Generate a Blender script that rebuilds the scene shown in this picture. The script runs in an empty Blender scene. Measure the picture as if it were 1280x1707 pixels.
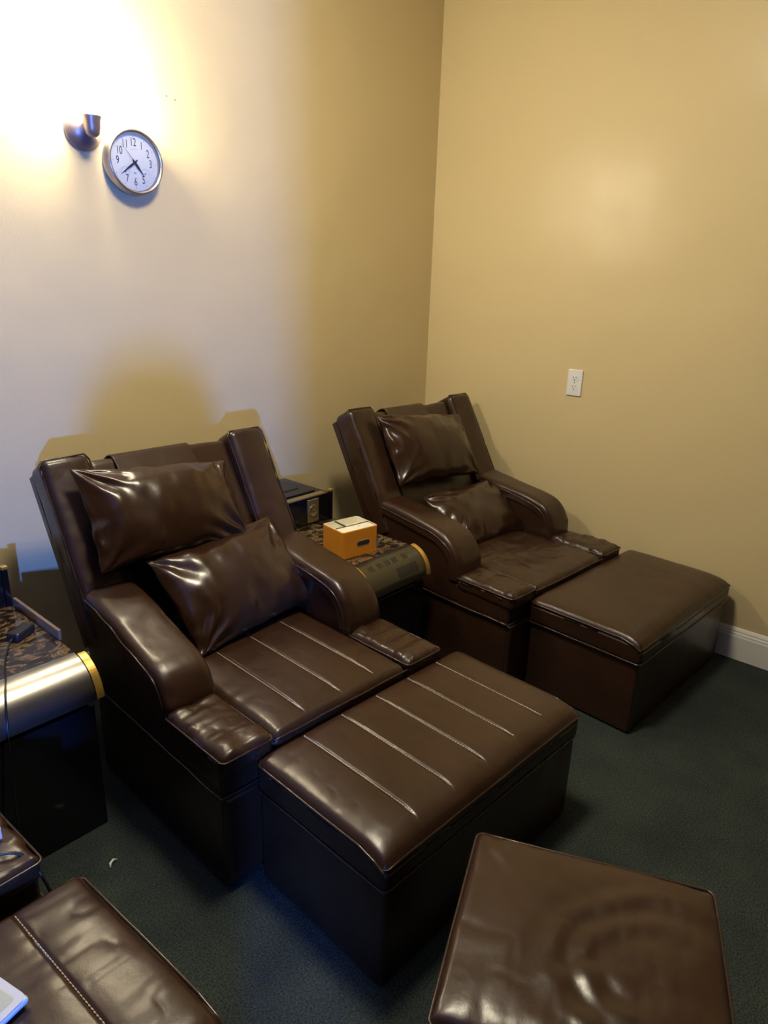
import bpy, bmesh, math, random
import numpy as np
from mathutils import Vector, Matrix
random.seed(5)
S = bpy.context.scene
COL = S.collection
PI = math.pi

# ------------------------------------------------------------------ camera
cam_d = bpy.data.cameras.new('camera')
cam = bpy.data.objects.new('camera', cam_d)
COL.objects.link(cam)
S.camera = cam
F_PX = 1179.43
cam_d.sensor_fit = 'HORIZONTAL'
cam_d.sensor_width = 36.0
cam_d.lens = F_PX / 1280.0 * 36.0
cam_d.clip_start = 0.02
cd = Vector((0.71651231, 0.61960504, -0.32046794))
cr = Vector((0.66145116, -0.74938809, 0.02999758))
cu = Vector((0.22156821, 0.23346752, 0.94678427))
cam.matrix_world = Matrix(((cr.x, cu.x, -cd.x, -2.95296), (cr.y, cu.y, -cd.y, -2.29160),
                           (cr.z, cu.z, -cd.z, 1.47931), (0, 0, 0, 1)))

# ------------------------------------------------------------------ world, exposure, lights
S.view_settings.view_transform = 'Standard'
S.view_settings.look = 'None'
S.view_settings.gamma = 1.0
S.view_settings.use_curve_mapping = False
S.view_settings.exposure = 0.0
w = bpy.data.worlds.new('world'); S.world = w
w.use_nodes = True
w.node_tree.nodes['Background'].inputs[0].default_value = (0.55, 0.62, 0.75, 1)
w.node_tree.nodes['Background'].inputs[1].default_value = 0.04

SCONCE_EMIT = 225.0
CEIL_FILL_EMIT = 118.0  # strength of the added ceiling fill
SCONCE_COL = (1.0, 0.89, 0.66)
# cool daylight that comes through the doorway behind the camera
DAY_POS = (-4.5, -4.6, 0.92)
DAY_POWER = 280.0
ld = bpy.data.lights.new('doorway_daylight', 'AREA')
ld.shape = 'RECTANGLE'; ld.size = 0.08; ld.size_y = 0.16
ld.energy = DAY_POWER; ld.color = (0.07, 0.22, 1.0)
lo = bpy.data.objects.new('doorway_daylight', ld); COL.objects.link(lo)
lo.location = DAY_POS
lo.rotation_euler = (Vector((-1.6, 0, 1.05)) - Vector(DAY_POS)).to_track_quat('-Z', 'Y').to_euler()

# ------------------------------------------------------------------ materials
def mat(name, col=(0.5, 0.5, 0.5), rough=0.5, metal=0.0, spec=0.5, emit=None, estr=0):
    m = bpy.data.materials.new(name); m.use_nodes = True
    b = m.node_tree.nodes['Principled BSDF']
    b.inputs['Base Color'].default_value = (*col, 1)
    b.inputs['Roughness'].default_value = rough
    b.inputs['Metallic'].default_value = metal
    b.inputs['Specular IOR Level'].default_value = spec
    if emit:
        b.inputs['Emission Color'].default_value = (*emit, 1)
        b.inputs['Emission Strength'].default_value = estr
    return m

def nd(m, t, **kw):
    n = m.node_tree.nodes.new(t)
    for k, v in kw.items():
        if k in n.inputs: n.inputs[k].default_value = v
        else: setattr(n, k, v)
    return n

def lk(m, a, b): m.node_tree.links.new(a, b)

def noise_bump(m, layers, coord='Object'):
    """layers: list of (scale, distance, detail, stretch) chained bump nodes"""
    tc = nd(m, 'ShaderNodeTexCoord')
    prev = None
    for sc, dist, det, stretch in layers:
        mp = nd(m, 'ShaderNodeMapping'); mp.inputs['Scale'].default_value = stretch
        lk(m, tc.outputs[coord], mp.inputs[0])
        n = nd(m, 'ShaderNodeTexNoise', Scale=sc, Detail=det)
        lk(m, mp.outputs[0], n.inputs['Vector'])
        b = nd(m, 'ShaderNodeBump', Strength=1.0, Distance=dist)
        lk(m, n.outputs[0], b.inputs['Height'])
        if prev: lk(m, prev.outputs[0], b.inputs['Normal'])
        prev = b
    lk(m, prev.outputs[0], m.node_tree.nodes['Principled BSDF'].inputs['Normal'])
    return tc

def ramp(m, stops, interp='LINEAR'):
    r = nd(m, 'ShaderNodeValToRGB'); e = r.color_ramp.elements
    r.color_ramp.interpolation = interp
    while len(e) < len(stops): e.new(0.5)
    for i, (p, c) in enumerate(stops):
        e[i].position = p; e[i].color = (*c, 1)
    return r

def leather(name, c1, c2, rough):
    m = mat(name, c1, rough, spec=0.5)
    tc = noise_bump(m, [(7, 0.004, 2, (1, 1, 1)), (38, 0.0005, 3, (1, 1, 1)), (420, 0.00010, 2, (1, 1, 1))])
    n = nd(m, 'ShaderNodeTexNoise', Scale=5.0, Detail=4.0)
    lk(m, tc.outputs['Object'], n.inputs['Vector'])
    r = ramp(m, [(0.35, c1), (0.65, c2)]); lk(m, n.outputs[0], r.inputs[0])
    lk(m, r.outputs[0], m.node_tree.nodes['Principled BSDF'].inputs['Base Color'])
    r2 = nd(m, 'ShaderNodeMapRange'); r2.inputs['To Min'].default_value = rough - 0.05; r2.inputs['To Max'].default_value = rough + 0.07
    lk(m, n.outputs[0], r2.inputs[0]); lk(m, r2.outputs[0], m.node_tree.nodes['Principled BSDF'].inputs['Roughness'])
    return m

M_LEATHER = leather('brown_leather', (0.027, 0.0118, 0.0060), (0.036, 0.0158, 0.0080), 0.29)
M_PILLOW = leather('pillow_leather', (0.027, 0.0118, 0.0060), (0.035, 0.0155, 0.0078), 0.24)
M_LEATHER_DK = M_LEATHER
M_PIPING = mat('leather_piping', (0.035, 0.018, 0.012), 0.25, spec=0.6)
M_THREAD = mat('pale_thread', (0.62, 0.50, 0.36), 0.4)
M_BLACKCLOTH = mat('black_lining', (0.006, 0.006, 0.007), 0.8)

def wall_mat(name, col):
    m = mat(name, col, 0.31, spec=0.30)
    noise_bump(m, [(2.2, 0.012, 2, (1, 1, 1)), (160, 0.00035, 3, (1, 1, 1))])
    return m
M_WALL = wall_mat('tan_wall_paint', (0.66, 0.54, 0.30))
M_CEIL = mat('ceiling_paint', (0.74, 0.70, 0.60), 0.9)
M_FILLGLOW = mat('ceiling_fill_glow', (0.9, 0.88, 0.8), 0.4, emit=SCONCE_COL, estr=CEIL_FILL_EMIT)  # glow of the added ceiling fill
M_DARKWALL = mat('dark_unseen_wall', (0.05, 0.028, 0.016), 0.5)  # unseen walls made dark to cut the light they bounce back
M_TRIM = mat('white_trim_paint', (0.82, 0.80, 0.72), 0.4)

M_CARPET = mat('dark_green_carpet', (0.02, 0.03, 0.03), 0.95, spec=0.1)
def _carpet():
    m = M_CARPET
    tc = noise_bump(m, [(25, 0.006, 4, (1, 1, 1)), (330, 0.003, 3, (1, 1, 1))])
    n = nd(m, 'ShaderNodeTexNoise', Scale=230.0, Detail=5.0); lk(m, tc.outputs['Object'], n.inputs['Vector'])
    n2 = nd(m, 'ShaderNodeTexNoise', Scale=5.0, Detail=4.0); lk(m, tc.outputs['Object'], n2.inputs['Vector'])
    r = ramp(m, [(0.32, (0.014, 0.022, 0.021)), (0.68, (0.064, 0.078, 0.073))]); lk(m, n.outputs[0], r.inputs[0])
    r2 = ramp(m, [(0.3, (0.70, 0.70, 0.72)), (0.7, (1.1, 1.1, 1.0))]); lk(m, n2.outputs[0], r2.inputs[0])
    mx = nd(m, 'ShaderNodeMix', data_type='RGBA', blend_type='MULTIPLY'); mx.inputs[0].default_value = 1
    lk(m, r.outputs[0], mx.inputs[6]); lk(m, r2.outputs[0], mx.inputs[7])
    lk(m, mx.outputs[2], m.node_tree.nodes['Principled BSDF'].inputs['Base Color'])
_carpet()

M_MARBLE = mat('dark_marble', (0.02, 0.015, 0.01), 0.12, spec=0.6)
def _marble():
    m = M_MARBLE; tc = nd(m, 'ShaderNodeTexCoord')
    mp = nd(m, 'ShaderNodeMapping'); mp.inputs['Scale'].default_value = (1.0, 1.7, 1.0); mp.inputs['Rotation'].default_value = (0, 0, 0.5)
    lk(m, tc.outputs['Object'], mp.inputs[0])
    n = nd(m, 'ShaderNodeTexNoise', Scale=13.0, Detail=8.0, Distortion=1.6); n.inputs['Roughness'].default_value = 0.62
    lk(m, mp.outputs[0], n.inputs['Vector'])
    r = ramp(m, [(0.40, (0.008, 0.006, 0.005)), (0.50, (0.035, 0.022, 0.012)), (0.56, (0.20, 0.13, 0.065)), (0.60, (0.04, 0.025, 0.014)), (0.70, (0.24, 0.17, 0.09))])
    lk(m, n.outputs[0], r.inputs[0]); lk(m, r.outputs[0], m.node_tree.nodes['Principled BSDF'].inputs['Base Color'])
_marble()
M_LACQUER = mat('black_lacquer', (0.006, 0.006, 0.008), 0.12, spec=0.6)
M_ROLL = mat('smoked_mirror_metal', (0.27, 0.26, 0.235), 0.31, metal=1.0)
M_ROLL2 = mat('dark_bronze_gloss', (0.10, 0.095, 0.07), 0.18, metal=0.8)
M_ROLLREFL = mat('painted_reflection', (0.05, 0.045, 0.035), 0.4, metal=0.6)  # dull tone for the reflections drawn on the rolled front
M_BRASS = mat('polished_brass', (0.80, 0.50, 0.12), 0.25, metal=0.75)
M_TANRAIL = mat('tan_lacquer', (0.36, 0.25, 0.16), 0.25, metal=0.5)
M_GOLDPLATE = mat('antique_gold_plate', (0.36, 0.28, 0.14), 0.32, metal=0.7)
M_ORANGE = mat('orange_plastic', (0.72, 0.27, 0.02), 0.45)
M_CREAM = mat('cream_plastic', (0.80, 0.76, 0.60), 0.5)
M_DARKSLOT = mat('dark_slot', (0.02, 0.025, 0.03), 0.6)
M_WHITE = mat('white_plastic', (0.80, 0.80, 0.80), 0.35)
M_WHITEMETAL = mat('device_silver', (0.62, 0.66, 0.74), 0.3)
M_BLUEEDGE = mat('pale_blue_edge', (0.50, 0.64, 0.78), 0.3)
M_SCREEN = mat('grey_green_screen', (0.50, 0.54, 0.47), 0.2)
M_HOLE = mat('black_hole', (0.01, 0.01, 0.01), 0.7)
M_NICKEL = mat('brushed_pewter', (0.42, 0.39, 0.38), 0.3, metal=0.9)
M_DARKMETAL = mat('dark_bronze_metal', (0.24, 0.20, 0.21), 0.38, metal=0.6)
M_DIAL = mat('clock_dial', (0.88, 0.86, 0.74), 0.6)
M_INK = mat('dark_ink', (0.03, 0.03, 0.035), 0.5)
M_GREYINK = mat('grey_ink', (0.30, 0.33, 0.36), 0.5)
M_BLACKPL = mat('black_plastic', (0.012, 0.012, 0.014), 0.35)
M_PAPER = mat('white_paper', (0.6, 0.6, 0.55), 0.8)
M_SHADE = mat('glowing_opal_glass', (0.9, 0.85, 0.75), 0.4, emit=SCONCE_COL, estr=SCONCE_EMIT)
M_GLASS = bpy.data.materials.new('thin_clock_glass'); M_GLASS.use_nodes = True
def _glass():
    nt = M_GLASS.node_tree; nt.nodes.clear()
    o = nt.nodes.new('ShaderNodeOutputMaterial'); mx = nt.nodes.new('ShaderNodeMixShader')
    t = nt.nodes.new('ShaderNodeBsdfTransparent'); g = nt.nodes.new('ShaderNodeBsdfGlossy'); g.inputs['Roughness'].default_value = 0.05
    f = nt.nodes.new('ShaderNodeFresnel'); f.inputs[0].default_value = 1.45
    nt.links.new(f.outputs[0], mx.inputs[0]); nt.links.new(t.outputs[0], mx.inputs[1]); nt.links.new(g.outputs[0], mx.inputs[2])
    nt.links.new(mx.outputs[0], o.inputs[0])
_glass()

# ------------------------------------------------------------------ helpers
def mesh_obj(name, verts, faces, m, parent=None, smooth=True, loc=None, rot=None):
    me = bpy.data.meshes.new(name)
    me.from_pydata([tuple(map(float, v)) for v in verts], [], [tuple(map(int, f)) for f in faces])
    me.update()
    if smooth: me.polygons.foreach_set('use_smooth', [True] * len(me.polygons))
    me.materials.append(m)
    o = bpy.data.objects.new(name, me); COL.objects.link(o)
    if parent: o.parent = parent
    if loc is not None: o.location = loc
    if rot is not None: o.rotation_euler = rot
    return o

def thing(name, label, cat, loc=(0, 0, 0), rz=0, group=None):
    o = bpy.data.objects.new(name, None); COL.objects.link(o)
    o.empty_display_size = 0.05
    o.location = loc; o.rotation_euler = (0, 0, rz)
    o['label'] = label; o['category'] = cat
    if group: o['group'] = group
    return o

def tag(o, label, cat, group=None):
    o['label'] = label; o['category'] = cat
    if group: o['group'] = group
    return o

def struct(o):
    o['kind'] = 'structure'; return o

class MB:
    """collects several simple shapes into one mesh (for ONE part)"""
    def __init__(s): s.v = []; s.f = []
    def add(s, v, f):
        b = len(s.v); s.v += [tuple(map(float, x)) for x in v]; s.f += [tuple(int(i) + b for i in q) for q in f]; return s
    def box(s, x0, x1, y0, y1, z0, z1):
        v = [(x, y, z) for z in (z0, z1) for y in (y0, y1) for x in (x0, x1)]
        return s.add(v, [(0, 2, 3, 1), (4, 5, 7, 6), (0, 1, 5, 4), (2, 6, 7, 3), (0, 4, 6, 2), (1, 3, 7, 5)])
    def tube(s, pts, r, n=8, cap=True):
        pts = [Vector(p) for p in pts]; v = []; f = []
        up = Vector((0, 0, 1))
        for i, p in enumerate(pts):
            t = (pts[min(i + 1, len(pts) - 1)] - pts[max(i - 1, 0)]).normalized()
            a = t.cross(up)
            if a.length < 1e-3: a = t.cross(Vector((1, 0, 0)))
            a.normalize(); b = t.cross(a)
            rr = r[i] if isinstance(r, (list, tuple)) else r
            for k in range(n):
                v.append(p + (a * math.cos(2 * PI * k / n) + b * math.sin(2 * PI * k / n)) * rr)
        for i in range(len(pts) - 1):
            for k in range(n):
                f.append((i * n + k, i * n + (k + 1) % n, (i + 1) * n + (k + 1) % n, (i + 1) * n + k))
        if cap:
            f.append(tuple(range(n))); f.append(tuple(reversed(range((len(pts) - 1) * n, len(pts) * n))))
        return s.add(v, f)
    def lathe(s, prof, n=48, axis='z', o=(0, 0, 0)):
        """prof: (radius, height) list; axis z, or 'y' = height toward -y (out of the back wall)"""
        v = []; f = []
        for r, h in prof:
            for k in range(n):
                a = 2 * PI * k / n; c, d = r * math.cos(a), r * math.sin(a)
                v.append((o[0] + c, o[1] + d, o[2] + h) if axis == 'z' else (o[0] + c, o[1] - h, o[2] + d))
        for i in range(len(prof) - 1):
            for k in range(n):
                f.append((i * n + k, i * n + (k + 1) % n, (i + 1) * n + (k + 1) % n, (i + 1) * n + k))
        return s.add(v, f)
    def prism_x(s, poly, x0, x1):
        """poly: (y,z) list extruded along x"""
        n = len(poly); v = [(x0, y, z) for y, z in poly] + [(x1, y, z) for y, z in poly]
        f = [(i, (i + 1) % n, n + (i + 1) % n, n + i) for i in range(n)] + [tuple(reversed(range(n))), tuple(range(n, 2 * n))]
        return s.add(v, f)
    def build(s, name, m, parent=None, smooth=False, bevel=0.0, **k):
        o = mesh_obj(name, s.v, s.f, m, parent, smooth, **k)
        bm = bmesh.new(); bm.from_mesh(o.data); bmesh.ops.recalc_face_normals(bm, faces=bm.faces); bm.to_mesh(o.data); bm.free()
        if bevel:
            b = o.modifiers.new('bevel', 'BEVEL'); b.width = bevel; b.segments = 3; b.limit_method = 'ANGLE'
            o.data.polygons.foreach_set('use_smooth', [True] * len(o.data.polygons))
            wn = o.modifiers.new('wn', 'WEIGHTED_NORMAL'); wn.keep_sharp = True
        return o

# numpy value noise -------------------------------------------------
_rng = np.random.RandomState(11)
_G = _rng.rand(64, 64, 64)
def vnoise(P, scale, off=0.0):
    q = np.asarray(P) * scale + off + 1000.0
    i = np.floor(q).astype(int); f = q - i; f = f * f * f * (f * (f * 6 - 15) + 10)
    i &= 63; j = (i + 1) & 63
    def g(a, b, c): return _G[a, b, c]
    x0, y0, z0 = i.T; x1, y1, z1 = j.T; fx, fy, fz = f.T
    a = g(x0, y0, z0) * (1 - fx) + g(x1, y0, z0) * fx; b = g(x0, y1, z0) * (1 - fx) + g(x1, y1, z0) * fx
    c = g(x0, y0, z1) * (1 - fx) + g(x1, y0, z1) * fx; d = g(x0, y1, z1) * (1 - fx) + g(x1, y1, z1) * fx
    return ((a * (1 - fy) + b * fy) * (1 - fz) + (c * (1 - fy) + d * fy) * fz) * 2 - 1

def rbox(size, r, res=0.012, disp=None):
    """rounded box centred on the origin, as numpy verts and quads; disp(P, N) -> P"""
    h = np.array(size) / 2.0
    ns = [max(2, int(math.ceil(s / (res if np.isscalar(res) else res[k])))) for k, s in enumerate(size)]
    def axis(k):
        # dense near the rounding
        n = ns[k]; H = h[k]
        core = np.linspace(-(H - r), H - r, n + 1)
        a = np.linspace(0, 1, 5)[1:]
        # positions on the outer box that project evenly on the arc
        tip = (H - r) + r * np.tan(a * PI / 4)
        return np.concatenate([-tip[::-1], core, tip])
    ax = [axis(k) for k in range(3)]
    L = [len(a) for a in ax]
    idx = {}; V = []; Fc = []
    def vid(i, j, k):
        t = (i, j, k)
        if t not in idx:
            idx[t] = len(V); V.append((ax[0][i], ax[1][j], ax[2][k]))
        return idx[t]
    for i in range(L[0] - 1):
        for j in range(L[1] - 1):
            for k, fl in ((0, 0), (L[2] - 1, 1)):
                q = [vid(i, j, k), vid(i + 1, j, k), vid(i + 1, j + 1, k), vid(i, j + 1, k)]
                Fc.append(q if fl else q[::-1])
    for i in range(L[0] - 1):
        for k in range(L[2] - 1):
            for j, fl in ((0, 1), (L[1] - 1, 0)):
                q = [vid(i, j, k), vid(i + 1, j, k), vid(i + 1, j, k + 1), vid(i, j, k + 1)]
                Fc.append(q if fl else q[::-1])
    for j in range(L[1] - 1):
        for k in range(L[2] - 1):
            for i, fl in ((0, 0), (L[0] - 1, 1)):
                q = [vid(i, j, k), vid(i, j + 1, k), vid(i, j + 1, k + 1), vid(i, j, k + 1)]
                Fc.append(q if fl else q[::-1])
    P = np.array(V)
    inner = np.clip(P, -(h - r), h - r)
    d = P - inner
    N = d / np.maximum(np.linalg.norm(d, axis=1, keepdims=True), 1e-9)
    P = inner + N * r
    if disp is not None: P = disp(P, N)
    return P, Fc

def leather_box(name, size, r, m, parent, loc, rot=None, res=0.012, puff=0.0, grooves=(), gdepth=0.006, gspan=None,
                wr=0.0015, wscale=9, sag=0.0, seed=0.0, pucker=0.0, extra=None, roll=0.0, froll=0.0):
    """upholstered block: crowned top, stitched grooves along y, small wrinkles, puckers next to the long edges"""
    h = np.array(size) / 2
    def disp(P, N):
        P = P.copy()
        up = np.clip(N[:, 2], 0, 1)
        top = (P[:, 2] > h[2] - r * 1.01) * 1.0
        u = np.clip(np.abs(P[:, 0]) / h[0], 0, 1); v = np.clip(np.abs(P[:, 1]) / h[1], 0, 1)
        crown = (1 - u ** 6) * (1 - v ** 6)
        dz = puff * crown * top
        dz = dz - roll * np.exp(-(1 - u) * h[0] / 0.016) * top
        dz = dz - froll * np.exp(-(P[:, 1] + h[1]) / 0.030) * np.clip(up + 0.5 * (P[:, 2] > 0), 0, 1)
        for gx in grooves:
            dx = P[:, 0] - gx
            wgt = np.exp(-(dx / 0.0035) ** 2) + 0.28 * np.exp(-(dx / 0.02) ** 2)
            if gspan is not None:
                e = 1 / (1 + np.exp(-(P[:, 1] - gspan[0]) / 0.008)) * 1 / (1 + np.exp((P[:, 1] - gspan[1]) / 0.008)); wgt = wgt * e
            dz = dz - gdepth * wgt * up * (crown ** 0.3) * top
        wrk = vnoise(P, wscale, seed) * 0.6 + vnoise(P, wscale * 2.3, seed + 7) * 0.3
        ns = np.abs(vnoise(P * np.array([1, 2.2, 1]), wscale * 1.5, seed + 21))
        P = P + N * (wr * wrk)[:, None]
        P[:, 2] += dz - wr * 0.5 * (1 - ns) ** 5 * up
        if pucker:
            e = np.exp(-((1 - u) * h[0] / 0.05)) ; e2 = np.exp(-((1 - v) * h[1] / 0.045))
            n1 = vnoise(P * np.array([0.25, 1, 0.25]), 38, seed + 3); n2 = vnoise(P * np.array([1, 0.25, 0.25]), 30, seed + 5)
            P[:, 2] += pucker * (e * n1 + e2 * n2 * 0.7) * top
        if extra is not None: P = extra(P, N)
        return P
    P, Fc = rbox(size, r, res, disp)
    return mesh_obj(name, P, Fc, m, parent, loc=loc, rot=rot)

def wobble_loop(pts, amp, seed, sub=14, closed=True):
    out = []; n = len(pts)
    for i in range(n if closed else n - 1):
        a = Vector(pts[i]); b = Vector(pts[(i + 1) % n])
        for k in range(sub):
            out.append(a.lerp(b, k / sub))
    if not closed: out.append(Vector(pts[-1]))
    A = np.array([tuple(p) for p in out])
    A[:, 2] += vnoise(A, 14, seed) * amp; A[:, 0] += vnoise(A, 11, seed + 9) * amp * 0.6; A[:, 1] += vnoise(A, 11, seed + 19) * amp * 0.6
    res = [Vector(p) for p in A]
    if closed: res.append(res[0])
    return res

def round_rect(hx, hy, z, c=0.02, n=4):
    pts = []
    for sx, sy, a0 in ((1, 1, 0), (-1, 1, 90), (-1, -1, 180), (1, -1, 270)):
        for k in range(n + 1):
            a = math.radians(a0 + 90 * k / n)
            pts.append((sx * (hx - c) + c * math.cos(a), sy * (hy - c) + c * math.sin(a), z))
    return pts

def stitches(lines, name, parent, surf, m=None, step=0.0082, ln=0.0060, r=0.0011):
    """small thread dashes; lines = list of ((x0,y0),(x1,y1)), surf(x, y) -> z"""
    for (a, b) in lines:
        mb = MB()
        L = math.hypot(b[0] - a[0], b[1] - a[1]); n = int(L / step)
        for i in range(n):
            t0 = i / n; t1 = t0 + ln / L
            p = [(a[0] + (b[0] - a[0]) * t, a[1] + (b[1] - a[1]) * t) for t in (t0, t1)]
            mb.tube([(q[0], q[1], surf(*q)) for q in p], r, 5)
        mb.build(name, m or M_THREAD, parent, smooth=True)

# ------------------------------------------------------------------ the room
XW, YW, HC = -4.45, -3.4, 2.80
struct(MB().box(XW - 0.1, 0.1, YW - 0.1, 0.1, -0.06, 0.0).build('floor', M_CARPET))
struct(MB().box(XW - 0.1, 0.1, YW - 0.1, 0.1, HC, HC + 0.06).build('ceiling', M_CEIL))
struct(MB().box(XW - 0.1, 0.1, 0.0, 0.1, 0, HC).build('wall_back', M_WALL))
struct(MB().box(0.0, 0.1, YW - 0.1, 0.0, 0, HC).build('wall_right', M_WALL))
struct(MB().box(XW - 0.1, XW, YW - 0.1, 0.0, 0, HC).build('wall_left', M_DARKWALL))
# wall behind the camera with the open doorway that lets the cool daylight in
DX0, DX1, DZ = -4.36, -3.545, 2.03
mb = MB().box(XW, DX0, YW - 0.1, YW, 0, HC).box(DX1, 0.0, YW - 0.1, YW, 0, HC).box(DX0, DX1, YW - 0.1, YW, DZ, HC)
struct(mb.build('wall_front', M_DARKWALL))
mb = MB().box(DX0 - 0.07, DX0 + 0.01, YW - 0.1, YW + 0.015, 0, DZ + 0.07).box(DX1 - 0.01, DX1 + 0.07, YW - 0.1, YW + 0.015, 0, DZ + 0.07).box(DX0 - 0.07, DX1 + 0.07, YW - 0.1, YW + 0.015, DZ, DZ + 0.07)
struct(mb.build('door_1', M_TRIM))
def base_profile():
    return [(0, 0), (-0.016, 0), (-0.016, 0.100), (-0.0135, 0.106), (-0.0135, 0.112), (-0.010, 0.118), (-0.010, 0.124), (-0.005, 0.134), (0, 0.136)]
bp = base_profile()
struct(MB().prism_x(bp, XW, -0.0).build('baseboard_back', M_TRIM))
o = MB().prism_x(bp, 0.0, -YW).build('baseboard_right', M_TRIM); o.rotation_euler = (0, 0, -PI / 2); struct(o)
o = MB().prism_x(bp, 0.0, -YW).build('baseboard_left', M_TRIM); o.rotation_euler = (0, 0, PI / 2); o.location = (XW, YW, 0); struct(o)

# ------------------------------------------------------------------ recliner chairs
CW = 0.785; AW = 0.1475                     # overall width, arm width
BACK_E = Vector((0, 0.503, 0.864)); BACK_N = Vector((0, -0.864, 0.503)); BACK_O = Vector((0, 0.175, 0.50))
BACK_ROT = math.atan2(0.503, 0.864)      # tilt of the back away from vertical
def back_pt(x, s, n): return Vector((x, 0, 0)) + BACK_O + BACK_E * s + BACK_N * n

ARM_PATH = [(-0.205, 0.375), (-0.203, 0.41), (-0.196, 0.452), (-0.172, 0.497), (-0.13, 0.532), (-0.07, 0.552), (0.0, 0.564), (0.07, 0.573), (0.14, 0.582), (0.215, 0.590)]
def smooth_path(p, n):
    P = [Vector((0, a, b)) for a, b in p]; out = []
    for i in range(len(P) - 1):
        p0 = P[max(i - 1, 0)]; p1 = P[i]; p2 = P[i + 1]; p3 = P[min(i + 2, len(P) - 1)]
        for k in range(n):
            t = k / n
            out.append(0.5 * ((2 * p1) + (p2 - p0) * t + (2 * p0 - 5 * p1 + 4 * p2 - p3) * t * t + (3 * p1 - p0 - 3 * p2 + p3) * t ** 3))
    out.append(P[-1]); return out

def arm_cushion(parent, side, seed, sag=0.0):
    xc = side * (CW / 2 - AW / 2)
    path = smooth_path([(y - sag * 0.35 * (0.39 < z < 0.56), z - sag * math.exp(-((y + 0.08) / 0.13) ** 2) * (z > 0.42)) for y, z in ARM_PATH], 9); NX = 26; W = AW + 0.004
    V = []; Fc = []
    for i, p in enumerate(path):
        t = (path[min(i + 1, len(path) - 1)] - path[max(i - 1, 0)]).normalized()
        n = Vector((0, -t.z, t.y))
        for j in range(NX + 1):
            a = PI * j / NX                       # superellipse cross section, from one lower edge over to the other
            c, s = math.cos(a), math.sin(a)
            x = -W / 2 * math.copysign(abs(c) ** 0.34, c); d = 0.052 * (s ** 0.5 if s > 0 else 0) - 0.045
            V.append(Vector((xc + x, 0, 0)) + p + n * d)
    A = np.array([tuple(v) for v in V])
    w = vnoise(A, 8, seed) * 0.004 + vnoise(A * np.array([1.0, 0.35, 1]), 40, seed + 4) * 0.0014
    low = np.exp(-np.abs(A[:, 2] - 0.40) / 0.035)                   # gathers where the arm meets the pad
    w += low * vnoise(A * np.array([1, 0.2, 0.2]), 55, seed + 9) * 0.005
    A[:, 2] += w; A[:, 1] -= w * 0.8
    for i in range(len(path) - 1):
        for j in range(NX):
            a = i * (NX + 1) + j
            Fc.append((a, a + 1, a + NX + 2, a + NX + 1))
    Fc.append(tuple(range(NX, -1, -1))); Fc.append(tuple((len(path) - 1) * (NX + 1) + j for j in range(NX + 1)))
    o = mesh_obj('arm_cushion', A, Fc, M_LEATHER, parent)
    # piping on both long edges
    for sx in (-1, 1):
        pts = []
        for i, p in enumerate(path):
            t = (path[min(i + 1, len(path) - 1)] - path[max(i - 1, 0)]).normalized(); n = Vector((0, -t.z, t.y))
            pts.append(Vector((xc + sx * (W / 2 - 0.001), 0, 0)) + p + n * (-0.020))
        pts = [p + Vector((0, 0, float(vnoise(np.array([tuple(p)]), 18, seed)[0]) * 0.003)) for p in pts]
        MB().tube(pts, 0.0032, 7).build('piping', M_PIPING, o, smooth=True)
    return o

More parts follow.
